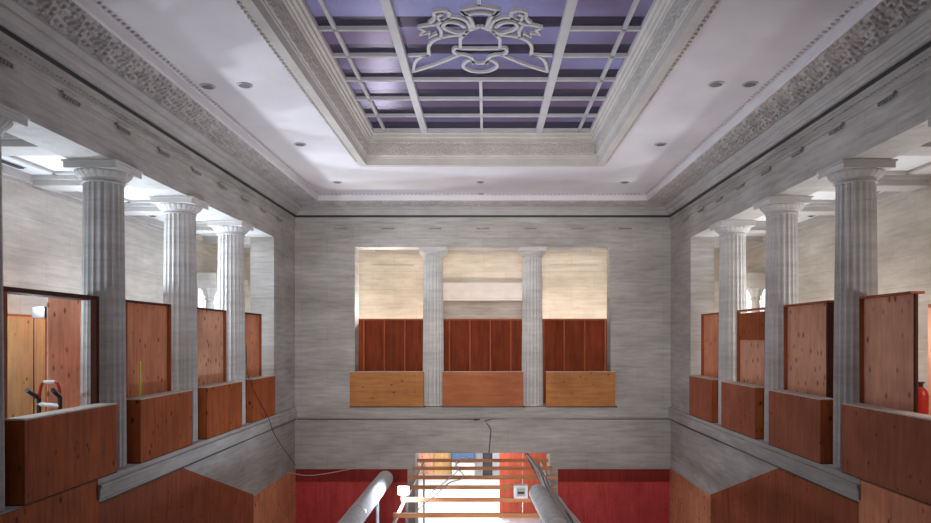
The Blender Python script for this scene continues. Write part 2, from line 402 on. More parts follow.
# skylight well
SH = 4.645
wpath = [(-SX, SY0, 1, 1), (-SX, SY1, 1, -1), (SX, SY1, -1, -1), (SX, SY0, -1, 1)]
wprof = [(-.22, CEIL-.004), (-.16, CEIL-.02), (-.14, CEIL-.05), (0, CEIL-.05), (0, CEIL+.10), (.015, CEIL+.11), (.015, CEIL+.14), (.03, CEIL+.15)]
struct(extrude_profile('trim_17', wprof, wpath, COFFER, True))
wprof2 = [(.06, CEIL+.42), (.10, CEIL+.425), (.10, CEIL+.46), (.13, CEIL+.48), (.13, CEIL+.53), (.17, CEIL+.55), (.17, CEIL+.60), (.21, CEIL+.62), (.21, SH+.06), (-.2, SH+.06)]
struct(extrude_profile('trim_18', wprof2, wpath, COFFER, True))
def well_fn(kind):
    def f(a, b):
        ins = .03+.03*b; h = CEIL+.15+.27*b
        if kind == 0: u = -(SX-ins)+2*(SX-ins)*a; rel = relief(u*1.6, b); return (u, SY1-ins-.03*rel, S(h))
        y = SY0+ins+(SY1-ins-SY0-ins)*a; rel = relief(y*1.6, b)
        return (kind*(SX-ins-.03*rel), y, S(h))
    return f
struct(band('trim_19', well_fn(0), 640, 22, COFFER)); struct(band('trim_20', well_fn(-1), 1100, 22, COFFER)); struct(band('trim_21', well_fn(1), 1100, 22, COFFER))
egg_row('trim_22', lambda i: (-SX-.19, SY0+i*.12, S(CEIL-.02)), 0, int((SY1-SY0)/.12), .035, COFFER)
egg_row('trim_23', lambda i: (SX+.19, SY0+i*.12, S(CEIL-.02)), 0, int((SY1-SY0)/.12), .035, COFFER)
egg_row('trim_24', lambda i: (-SX+.1+i*.09, SY1-.115, S(CEIL+.445)), 0, int((2*SX-.2)/.09), .03, COFFER)
# attic shell over the skylight, open to the sky
bm = bmesh.new()
for s in (-1, 1): bx(bm, s*(SX+.1), s*(SX+.3), SY0-.3, SY1+.3, S(CEIL+.06), S(4.69))
bx(bm, -SX-.3, SX+.3, SY1+.1, SY1+.3, S(CEIL+.06), S(4.69)); bx(bm, -SX-.3, SX+.3, SY0-.3, SY0-.1, S(CEIL+.06), S(4.69))
struct(obj('wall_attic', bm, DARK))
# roof slabs closing hall and attic
bm = bmesh.new()
bx(bm, -9, -SX-.1, Y0-.3, 25, S(4.3), S(4.5)); bx(bm, SX+.1, 9, Y0-.3, 25, S(4.3), S(4.5)); bx(bm, -SX-.1, SX+.1, SY1+.1, 25, S(4.3), S(4.5)); bx(bm, -SX-.1, SX+.1, Y0-.3, SY0-.1, S(4.3), S(4.5))
struct(obj('ceiling_roof', bm, CONC))

# ------------------------------------------------------------------ skylight
GLASS, n, b = new_mat('violet_glass')
n.nodes.clear(); out = N(n, 'ShaderNodeOutputMaterial'); tr = N(n, 'ShaderNodeBsdfTransparent'); gl = N(n, 'ShaderNodeBsdfGlossy'); mx = N(n, 'ShaderNodeMixShader'); df = N(n, 'ShaderNodeBsdfDiffuse'); mx2 = N(n, 'ShaderNodeMixShader')
tr.inputs[0].default_value = (.74, .70, .82, 1); gl.inputs['Roughness'].default_value = .3; gl.inputs['Color'].default_value = (.8, .8, 1, 1)
df.inputs[0].default_value = (.30, .27, .40, 1)
mx.inputs[0].default_value = .06; mx2.inputs[0].default_value = .035
n.links.new(tr.outputs[0], mx2.inputs[1]); n.links.new(df.outputs[0], mx2.inputs[2]); n.links.new(mx2.outputs[0], mx.inputs[1]); n.links.new(gl.outputs[0], mx.inputs[2]); n.links.new(mx.outputs[0], out.inputs[0])
sk = thing('skylight', (0, 9.3, S(SH)), 'large coffered ceiling skylight of violet glass with pale bars and a scrolled urn ornament', 'skylight')
def rel(y): return y-9.3
sx, sy0, sy1 = SX-.21, SY0+.21, SY1-.21
for x in (-1.28, 1.28): box('main_bar', x-.07, x+.07, rel(sy0), rel(sy1), -.06, .06, BAR, sk, .012)
for x in (-2.17, 2.17): box('glazing_bar', x-.028, x+.028, rel(sy0), rel(sy1), -.03, .03, BAR, sk)
box('glazing_bar', -.028, .028, rel(12.39), rel(sy1), -.03, .03, BAR, sk); box('glazing_bar', -.028, .028, rel(sy0), rel(9.55), -.03, .03, BAR, sk)
ys = [10.36-1.02*k for k in range(1, 7)][::-1] + [10.36, 11.34, 12.39, 13.38, 14.4, 15.40]
for y in ys:
    if 9.4 < y < 12.2:
        box('cross_bar', -sx, -1.3, rel(y-.028), rel(y+.028), -.03, .03, BAR, sk); box('cross_bar', 1.3, sx, rel(y-.028), rel(y+.028), -.03, .03, BAR, sk)
    else: box('cross_bar', -sx, sx, rel(y-.028), rel(y+.028), -.03, .03, BAR, sk)
box('glass', -sx, sx, rel(sy0), rel(sy1), .035, .045, GLASS, sk)
for y in ys: box('rafter', -SX, SX, rel(y-.01), rel(y+.05), .05, .18, DARK, sk)
# ornament in the middle bay, swept strips lying in the glazing plane
def orn_pt(cx_, cy_):
    px = 380+cx_/3.735; py = cy_/3.735; d = SH*690/(338-py)
    return (.096+(px-486)*d/690, rel(d), 0)
x_mid = 374
half = [
 ([(300, 180), (300, 142), (330, 112), (372, 97)], 0), ([(300, 180), (374, 181)], 0),
 ([(300, 180), (280, 178), (274, 190), (288, 201), (318, 204), (342, 214), (350, 236)], 1),
 ([(374, 268), (340, 264), (313, 250), (313, 236), (335, 222), (355, 232), (374, 236)], 1),
 ([(350, 100), (336, 66), (303, 36)], 1), ([(303, 36), (340, 27), (374, 23)], 1), ([(303, 36), (320, 52), (350, 48), (374, 46)], 1),
 ([(338, 104), (322, 76), (280, 62), (240, 70), (214, 88), (180, 92), (143, 100)], 1),
 ([(330, 112), (296, 122), (256, 112), (235, 96), (250, 82), (288, 84), (318, 100)], 1),
 ([(143, 100), (165, 112), (150, 128), (186, 120), (182, 138), (212, 122), (228, 138), (228, 112), (214, 90)], 0),
 ([(185, 84), (205, 64), (202, 44), (238, 38), (258, 46), (252, 68), (228, 74), (214, 60), (232, 52)], 1),
 ([(320, 127), (260, 132), (205, 146), (182, 172), (184, 203)], 1), ([(184, 203), (152, 210), (130, 232), (124, 264)], 1), ([(120, 267), (205, 240), (296, 203)], 1),
 ([(184, 203), (105, 207)], 0),
]
bm = bmesh.new()
def strip(pts, w_=.026, h_=.022):
    P = [Vector(p) for p in pts]; L = []; n_ = len(P)
    for i, p in enumerate(P):
        t = (P[min(i+1, n_-1)]-P[max(i-1, 0)]).normalized(); s_ = Vector((-t.y, t.x, 0))
        L.append([bm.verts.new(p + s_*a*w_ + Vector((0, 0, c*h_))) for a, c in ((-1, -1), (1, -1), (1, 1), (-1, 1))])
    for A, B in zip(L, L[1:]):
        for k in range(4): bm.faces.new((A[k], A[(k+1) % 4], B[(k+1) % 4], B[k]))
    bm.faces.new(L[0][::-1]); bm.faces.new(L[-1])
for pts, sm in half:
    for mir in (0, 1):
        q = [orn_pt((2*x_mid-a) if mir else a, b_) for a, b_ in pts]
        q = smooth_path(q, 6) if sm else [Vector(p) for p in q]
        strip(q)
o = obj('urn_ornament', bm, BAR, sk); o['label'] = 'openwork ornament of an urn between scrolls'

# ------------------------------------------------------------------ columns
NF = 20; SEG = NF*8
def flute(k, z, r):
    t = (k % 8)/8
    if t < .12 or t > .95: return 1
    return 1-.085*math.sin(PI*(t-.12)/.83)**.8
Hc = SOF-LEDGE
def make_column(name, lab):
    t = thing(name, (0, 0, 0), lab, 'column', None)
    bm = bmesh.new(); prof = []
    for i in range(15):
        q = i/14; z = .02+q*(Hc-.32); r = .315-.035*q**1.5; prof.append((r, z))
    lathe(bm, prof, SEG, flute); obj('shaft', bm, T_COL, t)
    bm = bmesh.new()
    z0 = Hc-.30
    lathe(bm, [(.285, z0), (.30, z0+.005), (.30, z0+.025), (.285, z0+.03), (.285, z0+.045), (.305, z0+.05), (.31, z0+.07), (.32, z0+.075)], 64)
    def egg(k, z, r): return 1+.035*abs(math.sin(k*PI/4.0))
    lathe(bm, [(.31, z0+.07), (.345, z0+.10), (.375, z0+.14), (.385, z0+.165), (.375, z0+.175)], 96, egg)
    obj('echinus', bm, T_COL, t)
    bm = bmesh.new(); bx(bm, -.39, .39, -.39, .39, Hc-.125, Hc-.03, .01); bx(bm, -.41, .41, -.41, .41, Hc-.035, Hc, .006)
    obj('abacus', bm, T_COL, t)
    return t
names = ['column out of view towards the camera', 'sliver', 'nearest', 'middle', 'farthest']
col = None
lab = {(-1, 1): 'fluted stone column cut off by the left edge of the picture', (-1, 2): 'fluted stone column on the left, beside the bay with the red handle',
       (-1, 3): 'second fluted column of the left row, between two orange guard boxes', (-1, 4): 'farthest fluted column of the left row, next to the corner pier',
       (1, 2): 'large fluted column nearest on the right, half in shadow', (1, 3): 'second fluted column of the right row, between two guard boxes', (1, 4): 'farthest fluted column of the right row, next to the corner pier',
       (1, 1): 'fluted column of the right row just outside the right edge of the picture'}
for s in (-1, 1):
    for k in (1, 2, 3, 4):
        loc = (s*CX, COLY[k], S(LEDGE))
        if col is None: col = make_column('column', lab[(s, k)]); col.location = loc; col['group'] = 'fluted columns along the left side'
        else: dup(col, loc, lab[(s, k)], group='fluted columns along the left side' if s < 0 else 'fluted columns along the right side')
for x, l in ((-1.457, 'left one of the two fluted columns in the back opening'), (1.457, 'right one of the two fluted columns in the back opening')):
    dup(col, (x, D+.31, S(LEDGE)), l, group='fluted columns in the back opening')

# guttae under the frieze
def guttae(bm, cx_, cy_, along, drops):
    w_ = .19
    s = 1 if cx_ > 0 else -1
    if drops: pass
    elif along == 'x': bx(bm, cx_-w_, cx_+w_, cy_-.05, cy_, S(3.188), S(3.225))
    else:
        s = 1 if cx_ > 0 else -1
        bx(bm, cx_-s*.05, cx_, cy_-w_, cy_+w_, S(3.188), S(3.225))
    for k in range(6 if drops else 0):
        d = -w_+.035+k*(2*w_-.07)/5
        if along == 'x': p = (cx_+d, cy_-.03, S(3.17))
        else: p = (cx_-s*.045, cy_+d, S(3.15))
        bmesh.ops.create_cone(bm, cap_ends=True, segments=8, radius1=.018, radius2=.026, depth=.04, matrix=Matrix.Translation(p))
gt = bpy.data.objects.new('trim_25', None); C.objects.link(gt); struct(gt)
for k in range(-3, 4):
    bm = bmesh.new(); guttae(bm, k*1.38, D, 'x', False); gb = obj('guttae_block', bm, T_PLAIN, gt); bm = bmesh.new(); guttae(bm, k*1.38, D, 'x', True); obj('drops', bm, DROP_SHADE, gb)
for s in (-1, 1):
    for y in [COLY[1]+1.32*k for k in range(0, 9)]:
        bm = bmesh.new(); guttae(bm, s*W, y, 'y', False); gb = obj('guttae_block', bm, T_PLAIN, gt); bm = bmesh.new(); guttae(bm, s*W, y, 'y', True); obj('drops', bm, DROP_SHADE, gb)
# ledge moulding
lprof = [(-.02, LEDGE), (.065, LEDGE), (.065, LEDGE-.075), (.115, LEDGE-.08), (.115, LEDGE-.12), (.10, LEDGE-.13), (.085, LEDGE-.28), (.06, LEDGE-.30), (.05, LEDGE-.335), (0, LEDGE-.335)]
struct(extrude_profile('trim_26', lprof, [(-W, 9.75, 1, 0), (-W, D, 1, -1), (W, D, -1, -1), (W, 9.75, -1, 0)], T_PLAIN, cap=True))

# ------------------------------------------------------------------ plywood guard boxes
def guard_box(name, s, y0, y1, lab, mat, h1=-.965):
    t = thing(name, (s*5.40, (y0+y1)/2, S(LEDGE)), lab, 'guard box', 'plywood guard boxes on the left ledge' if s < 0 else 'plywood guard boxes on the right ledge')
    L = (y1-y0)/2; hh = h1-LEDGE; d = s*.25
    box('front_panel', 0, s*.02, -L, L, 0.012, hh-.02, mat, t, .003)
    box('back_panel', d-s*.02, d, -L, L, 0.012, hh-.02, mat, t)
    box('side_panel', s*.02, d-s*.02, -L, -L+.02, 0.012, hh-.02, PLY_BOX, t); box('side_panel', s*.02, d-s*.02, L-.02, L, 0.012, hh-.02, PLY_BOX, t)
    box('top_panel', -s*.005, d+s*.005, -L-.005, L+.005, hh-.02, hh, PLY_EDGE, t)
    box('base_rail', -s*.0, d, -L, L, 0, .012, STUD_DK, t)
    return t
nmL = ['guard box in front of the red handle, largest on the left', 'guard box between the two nearer left columns', 'guard box between the second and third left columns', 'guard box between the last left column and the corner']
bays = [(8.22, 10.28), (10.98, 12.90), (13.6, 15.55), (16.25, 18.0)]
for s in (-1, 1):
    for k, (a, b_) in enumerate(bays):
        side = 'left' if s < 0 else 'right'
        q = ['nearest and largest on the %s ledge', 'second from the front on the %s ledge', 'third from the front on the %s ledge', 'farthest and smallest on the %s ledge, by the corner'][k] % side
        if s > 0 and k == 0: a = 6.0
        if s > 0 and k == 1: a, b_ = 10.95, 12.95
        guard_box('plywood_guard_box', s, a, b_, 'orange brown plywood guard box, '+q, PLY_BOX if (s < 0) else plywood('plywood_guard_%d' % k, (.42, .13, .065), (.29, .08, .04)))
bl = [(-3.83, -1.70), (-1.16, 1.165), (1.82, 3.82)]
for k, (a, b_) in enumerate(bl):
    t = thing('plywood_guard_box', ((a+b_)/2, D-.13, S(LEDGE)), ['tan plywood guard box left of the left back column', 'brown plywood guard box between the two back columns', 'tan plywood guard box right of the right back column'][k], 'guard box', 'plywood guard boxes in the back opening')
    L = (b_-a)/2; m = (PLY_TAN, plywood('plywood_brown', (.46, .155, .065), (.35, .11, .045), grain='x', knots=.07), PLY_TAN)[k]
    box('front_panel', -L, L, 0, .02, .03, 1.02, m, t, .003); box('back_panel', -L, L, .10, .12, .03, 1.02, m, t)
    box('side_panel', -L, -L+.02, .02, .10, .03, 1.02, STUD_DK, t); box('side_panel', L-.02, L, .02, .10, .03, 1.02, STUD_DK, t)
    box('top_panel', -L, L, 0, .12, 1.02, 1.035, PLY_EDGE, t); box('base_rail', -L, L+.06, -.02, .12, 0, .03, DARK, t)

# ------------------------------------------------------------------ tall plywood screens behind the guard boxes
def screen(s, y0, y1, lab, mat, near_w=.18, px=None, hp=2.58):
    t = thing('plywood_screen', (s*5.68, (y0+y1)/2, S(LEDGE)), lab, 'screen', 'tall plywood screens behind the left guard boxes' if s < 0 else 'tall plywood screens behind the right guard boxes')
    L = (y1-y0)/2
    box('sheet', s*.04, s*.06, -L+.04, L-.03, .01, hp, mat, t)
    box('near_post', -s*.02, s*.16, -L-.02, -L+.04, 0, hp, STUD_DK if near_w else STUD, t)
    box('far_post', -s*.02, s*.07, L-.03, L, 0, hp, STUD, t)
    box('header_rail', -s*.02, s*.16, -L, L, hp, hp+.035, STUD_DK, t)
    box('stud', -s*.02, s*.04, -L+.04, -L+.08, 0, hp, STUD, t)
    return t
screen(-1, 11.0, 12.62, 'tall plywood screen with a lit pink face, left side between the two nearer columns', PLY)
screen(-1, 13.62, 15.3, 'tall pale knotty plywood screen, left side between second and third columns', PLY_PINK)
screen(-1, 16.3, 17.7, 'narrow orange plywood screen beside the left corner pier', PLY)
def screen_r(y0, y1, lab, mat, patch=False, hp=2.58, npd=.18):
    s = 1
    t = thing('plywood_screen', (s*5.68, (y0+y1)/2, S(LEDGE)), lab, 'screen', 'tall plywood screens behind the right guard boxes')
    L = (y1-y0)/2
    box('sheet', .04, .06, -L+.04, L-.03, .01, hp-(.04 if patch else .0), mat, t)
    box('near_post', -.02 if npd > .1 else .035, npd, -L-.02, -L+.04, 0, hp, STUD_DK, t); box('far_post', -.02, .05, L-.03, L, 0, hp, STUD, t)
    box('header_rail', -.02, .16, -L, L, hp, hp+.035, STUD, t)
    if patch: box('upper_sheet', .015, .04, -L+.05, L-.04, hp-.62, hp-.05, PLY_BOX, t)
    return t
screen_r(16.35, 17.85, 'narrow orange plywood screen beside the right corner pier', PLY)
screen_r(13.75, 15.3, 'plywood screen with a darker sheet across its top, right side between second and third columns', PLY_PINK, True)
screen_r(11.25, 12.9, 'tall pink plywood screen, right side between the two nearer columns', PLY_PINK)
t = screen_r(9.03, 10.3, 'knotty pink plywood screen at the right, nearest to the camera', PLY_PINK, npd=.06)
# nearest left bay: open timber frame with hoarding deeper in the gallery
t = thing('plywood_screen', (-5.68, 9.2, S(LEDGE)), 'open timber frame in the nearest left bay, around the red handle', 'frame')
box('near_post', -.30, 0, -1.02, -.96, 0, 2.6, STUD_DK, t); box('near_stud', -.05, .02, -.96, -.9, 0, 2.56, STUD, t)
box('far_post', -.06, .02, .98, 1.06, 0, 2.56, STUD_DK, t); box('header_rail', -.30, .02, -1.02, 1.06, 2.56, 2.62, STUD_DK, t)
t = thing('plywood_sheet', (-7.0, 11.6, S(LEDGE)), 'pink knotty plywood sheet standing behind the red handle', 'plywood')
box('sheet', -.02, 0, -.42, 1.2, 0.0, 2.67, PLY_PINK, t); box('batten', -.06, -.02, -.40, -.34, 0.0, 2.5, STUD, t); box('batten', -.06, -.02, .70, .78, 0.0, 2.5, STUD, t)
t = thing('plywood_hoarding', (-7.75, 12.0, S(LEDGE)), 'yellowish plywood hoarding under the glaring lamp, deep in the left gallery', 'hoarding')
box('sheet', -.02, 0, -3.2, .4, 0, 2.36, PLY_YEL, t); box('top_rail', -.06, .0, -3.2, .4, 2.36, 2.40, STUD, t)
t = thing('plywood_hoarding', (7.4, 10.5, S(LEDGE)), 'shaded tan plywood hoarding at the right edge behind the red cylinder', 'hoarding')
box('sheet', 0, .02, -3.0, .9, 0, 2.5, PLY_PINK, t); box('top_rail', 0, .06, -3.0, .9, 2.5, 2.56, STUD, t)
# back hoardings
for k, (a, b_) in enumerate(((-4.2, -1.5), (-1.47, 1.47), (1.5, 4.2))):
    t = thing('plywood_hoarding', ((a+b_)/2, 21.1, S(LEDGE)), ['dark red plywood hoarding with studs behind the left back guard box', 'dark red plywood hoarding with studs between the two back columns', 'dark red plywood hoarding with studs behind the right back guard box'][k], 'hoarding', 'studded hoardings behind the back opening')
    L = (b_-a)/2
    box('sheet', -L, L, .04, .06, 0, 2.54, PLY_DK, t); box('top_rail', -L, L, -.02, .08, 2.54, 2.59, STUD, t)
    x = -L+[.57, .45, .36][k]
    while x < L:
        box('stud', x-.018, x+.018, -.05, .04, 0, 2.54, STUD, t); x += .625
# work lamps
def work_lamp(x, y, h, lab, faces=-1):
    base = h-.0
    t = thing('work_light', (x, y, S(LEDGE)), lab, 'lamp')
    hh = h-LEDGE
    bm = bmesh.new(); tube(bm, [(0, 0, .02), (0, 0, hh-.1)], .009); obj('pole', bm, DARK, t)
    bm = bmesh.new()
    for a in range(3): tube(bm, [(0, 0, .5), (.35*math.cos(a*2.09+.3), .35*math.sin(a*2.09+.3), .01)], .012)
    obj('tripod', bm, DARK, t)
    box('housing', -.10, .10, .10, .16, hh-.10, hh+.08, DARK, t, .01); return t
work_lamp(-6.72, 10.4, .40, 'tripod work light glaring in the left gallery above the hoarding')
work_lamp(1.42, 21.75, .60, 'small white work light just above the hoarding between the back columns')
# ------------------------------------------------------------------ lower plywood cladding
def poly_panel(name, s, pts, m, th, parent, x):
    bm = bmesh.new()
    a = [bm.verts.new((s*x, y, h)) for y, h in pts]; b2 = [bm.verts.new((s*(x-th), y, h)) for y, h in pts]
    bm.faces.new(a); bm.faces.new(b2[::-1])
    for i in range(len(pts)): j = (i+1) % len(pts); bm.faces.new((a[i], a[j], b2[j], b2[i]))
    return obj(name, bm, m, parent)
for s in (-1, 1):
    side = 'left' if s < 0 else 'right'
    t = thing('plywood_cladding', (0, 0, 0), 'brown plywood cladding under the %s ledge with a stepped sloping top' % side, 'cladding')
    def sl(y): return -2.375-(y-12.6)*.355
    b0 = .0
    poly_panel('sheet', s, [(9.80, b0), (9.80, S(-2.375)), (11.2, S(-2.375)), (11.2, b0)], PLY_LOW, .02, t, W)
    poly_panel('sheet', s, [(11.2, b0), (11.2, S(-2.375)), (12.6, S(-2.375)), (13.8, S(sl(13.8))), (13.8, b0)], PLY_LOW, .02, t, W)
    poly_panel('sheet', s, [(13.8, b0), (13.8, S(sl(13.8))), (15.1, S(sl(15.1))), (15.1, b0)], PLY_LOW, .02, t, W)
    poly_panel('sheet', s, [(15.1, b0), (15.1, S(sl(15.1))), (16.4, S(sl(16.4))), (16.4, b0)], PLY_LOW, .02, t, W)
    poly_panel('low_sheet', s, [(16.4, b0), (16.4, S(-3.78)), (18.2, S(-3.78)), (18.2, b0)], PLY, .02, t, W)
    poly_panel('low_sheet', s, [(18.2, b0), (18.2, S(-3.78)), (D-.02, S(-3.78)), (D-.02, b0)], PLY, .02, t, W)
    t = thing('plywood_hoarding', (s*5.39, 7.4, 0), 'large plywood hoarding in the lower %s corner, hiding the end of the ledge' % side, 'hoarding')
    for q in range(4):
        y0 = -2.4+q*1.2
        box('sheet', 0, s*.02, y0, y0+1.195, 0, S(LEDGE)-.01+(-.0), PLY_BOX if s < 0 else PLY, t)
    box('end_sheet', s*.02, s*.055, 2.36, 2.4, 0, S(LEDGE-.36), PLY, t)
    t = thing('red_plywood_cladding', (s*3.7, D, 0), 'red plywood cladding on the back wall, %s of the bright lower opening' % side, 'cladding')
    for q, (a, b_) in enumerate(((LO+.24, 3.3), (3.3, 4.4), (4.4, W-.03))):
        box('sheet', s*(a-3.7), s*(b_-3.7-.006), -.025, -.004, 0, S(-3.80), PLY_RED, t)
    box('shade_strip', s*(LO+.24-3.7), s*(W-.04-3.7), -.05, -.028, S(-4.16), S(-3.80), PLY_RED_SHADE, t)  # darker strip painting the shadow band along the cladding top

# ------------------------------------------------------------------ lower opening: joists, posts, passage contents
jt = thing('timber_platform_frame', (0, 14, 0), 'row of timber joists on pale rails in front of the bright lower opening', 'platform frame')
HJ = -3.55
for y in (19.75, 18.55, 17.35, 16.2, 14.95, 13.65, 12.2, 10.6):
    hw = 1.88 if y > 17 else 1.74; bm = bmesh.new(); bx(bm, -hw, hw, y-.03-14, y+.03-14, S(HJ-.0), S(HJ+.09), .006); obj('joist', bm, JOIST, jt)
for s in (-1, 1):
    bm = bmesh.new(); bx(bm, s*1.66, s*1.71, 10-14, 19.9-14, S(HJ-.06), S(HJ)); obj('side_rail', bm, METAL_G, jt)
    for y in (19.8, 15.5, 11):
        bm = bmesh.new(); bx(bm, s*1.66, s*1.71, y-.03-14, y+.03-14, .0, S(HJ-.06)); obj('post', bm, METAL_G, jt)
for s in (-1, 1):
    t = thing('opening_post', (s*1.9, D-.05, 0), 'pale metal post at the %s edge of the bright lower opening' % ('left' if s < 0 else 'right'), 'post', None)
    box('shaft', -.045, .045, -.045, .045, .02, S(LT)-.01, METAL_W, t); box('foot_plate', -.09, .09, -.045, .045, 0, .02, METAL_G, t)
t = thing('red_plywood_wall', (1.15, 22.2, 0), 'bright red plywood hoarding standing inside the lower opening', 'hoarding')
box('sheet', -.62, .12, 0, .02, 0.01, S(LT)-.05, PLY_RED2, t); box('sheet', .13, 1.3, 0, .02, 0.01, S(LT)-.05, PLY_RED2, t)
for x in (-.5, .5, 1.2): box('stud', x-.03, x+.03, .02, .1, 0.01, S(LT)-.05, STUD, t)
t = thing('plywood_hoarding', (-2.15, 29.3, 0), 'tan and pink plywood panel at the far left inside the lower opening', 'plywood')
box('pink_sheet', -.65, .0, 0, .02, 0.01, S(LT)-.2, PLY_PINK, t); box('tan_sheet', .02, .75, 0, .02, 0.01, S(LT)-.2, PLY_YEL, t); box('cleat', -.65, .75, .02, .08, .5, .6, STUD, t)
t = thing('storage_cabinet', (.16, 28.6, 0), 'dark navy cabinet standing inside the lower opening', 'cabinet')
box('body', -.2, .2, -.2, .2, .08, 1.55, NAVY, t, .02); box('door', -.18, .18, -.22, -.2, .12, 1.5, NAVY, t, .01); box('plinth', -.18, .18, -.18, .18, .01, .08, DARK, t)
t = thing('blue_tarpaulin', (-.86, 29.3, 0), 'blue wrapped stack far inside the lower opening', 'tarpaulin stack')
box('cover', -.5, .5, -.4, .4, .58, 1.5, BLUE, t, .06); box('base', -.48, .48, -.38, .38, .01, .57, METAL_W, t)
# round white ducts
def duct(pts, r, lab):
    o_ = Vector(pts[0]); t = thing('duct', (o_.x, o_.y, 0), lab, 'duct', None)
    bm = bmesh.new(); P = [Vector(p)-Vector((o_.x, o_.y, 0)) for p in pts]
    tube(bm, P, r, 24); obj('pipe', bm, DUCT, t, smooth=False)
    bm = bmesh.new()
    bmesh.ops.create_uvsphere(bm, u_segments=24, v_segments=12, radius=r, matrix=Matrix.Translation(P[0]) @ Matrix.Diagonal((1, .5, 1, 1))); obj('end_cap', bm, DUCT, t, smooth=True)
    for q in (.15, .4, .65):
        p = P[0].lerp(P[-1], q); d = (P[-1]-P[0]).normalized()
        bm = bmesh.new(); tube(bm, [p-d*.02, p+d*.02], r+.006, 24); obj('band_clamp', bm, METAL_G, t)
    bm = bmesh.new(); tube(bm, [(P[-1].x, P[-1].y+.5, 0), (P[-1].x, P[-1].y+.5, P[-1].z)], .05, 12); tube(bm, [(P[0].x, P[0].y-1.2, 0), (P[0].x, P[0].y-1.2, P[0].z)], .04, 12); obj('support_leg', bm, METAL_G, t)
duct([(-2.33, 16.6, S(-3.38)), (-2.43, 8.0, S(-3.38))], .19, 'round white duct on the left of the lower opening, pointing to the back wall')
duct([(1.19, 14.5, S(-3.26)), (1.52, 8.0, S(-3.26))], .19, 'round white duct on the right of the lower opening, beside the cable bundle')
# cable bundle
t = thing('cable_bundle', (1.3, 19.6, 0), 'bundle of grey and white cables hanging past the right duct', 'cables')
cp = [(527, 454, 19.7), (533, 463, 18.3), (541, 475, 16.7), (548, 488, 15.2), (557, 502, 13.9), (566, 513, 13.0), (579, 530, 11.9)]
for k in range(16):
    pts = []
    for i, (px, py, d) in enumerate(cp):
        j = (.02+.035*min(i, 3)/3); q = k*2.4
        pts.append((.096+(px-486)*d/690-1.3+j*math.cos(q+i*.5)*1.6+random.uniform(-.02, .02), d-19.6, S(-(py-338)*d/690)+j*math.sin(q+i*.5)+random.uniform(-.02, .02)))
    bm = bmesh.new(); tube(bm, smooth_path(pts, 5), .02, 6); obj('cable', bm, (CABLE, CABLEW, CABLEW, CABLE, DARK)[k % 5], t)
def jp(pts): return px_path([(a, b_, 3.41*690/(b_-338)) for a, b_ in pts])
def px_path(pts): return [(.096+(a-486)*d/690, d, S(-(b_-338)*d/690)) for a, b_, d in pts]
def cable(name, pts, r, m, lab, cat='cable', sub=5):
    bm = bmesh.new(); tube(bm, smooth_path(pts, sub), r, 6); return tag(obj(name, bm, m), lab, cat)
cable('cable', jp([(470, 457), (462, 461), (455, 466), (463, 474), (461, 479), (449, 483), (436, 495), (428, 501), (418, 510)]), .012, CABLE, 'thin dark cable looping across the joists to the lower lamp')
cable('cable', jp([(464, 457), (456, 462), (458, 470), (446, 481), (432, 492), (420, 504)]), .012, CABLEW, 'thin pale cable looping across the joists beside the dark one')
# black cables clipped under the ledge
hb = LEDGE-.345
cable('ledge_cable', [(-W+.04, 9.8, S(hb)), (-W+.04, 14, S(hb)), (-W+.04, D-.05, S(hb)), (-W+.08, D-.03, S(hb)), (-3, D-.03, S(hb)), (-.28, D-.03, S(hb)), (-.25, D-.03, S(hb-.03))], .018, BLACK, 'black cable clipped under the left and back ledge', sub=3)
cable('ledge_cable', [(.18, D-.03, S(hb-1.0)), (.24, D-.03, S(hb-.3)), (.26, D-.03, S(hb)), (3, D-.03, S(hb)), (W-.08, D-.03, S(hb)), (W-.04, D-.05, S(hb)), (W-.04, 17.9, S(hb-.02)), (W-.04, 14, S(hb)), (W-.04, 9.8, S(hb))], .014, BLACK, 'black cable under the right and back ledge, its loose end hanging over the lower opening', sub=3)
cable('hanging_wire', px_path([(246, 345, 15.9), (248, 375, 15.9), (256, 395, 16.4), (268, 417, 17.1), (276, 437, 17.7), (296, 466, 19.8)]), .008, BLACK, 'thin dark wire hanging from the last left guard box down the wall')
cable('pale_cord', [(-W, 19.3, S(-3.75)), (-4.8, 19.5, S(-3.88)), (-3.4, D, S(-3.72))], .01, CABLEW, 'thin pale cord across the top of the left red cladding')
# lamp at the joists
t = thing('work_light', (-1.70, 14.95, S(HJ+.09)), 'glaring white floodlight on the joists left of the lower opening', 'lamp')
box('bracket', -.04, .04, -.03, .03, 0, .06, DARK, t); box('housing', -.13, .13, .06, .12, .04, .24, METAL_G, t, .01)
bm = bmesh.new(); bx(bm, -.10, .10, .045, .06, .06, .22); obj('lens', bm, LAMP, t)
# junction boxes by the right duct
t = thing('junction_box', (.88, 14.95, S(HJ+.09)), 'pale junction box clamped to the joist beside the right duct', 'junction box')
box('housing', -.18, .12, -.08, .08, 0, .28, METAL_W, t, .01); box('cover_plate', -.12, .06, -.09, -.08, .05, .22, METAL_G, t); box('terminal', -.1, .04, -.1, -.09, .1, .15, DARK, t)
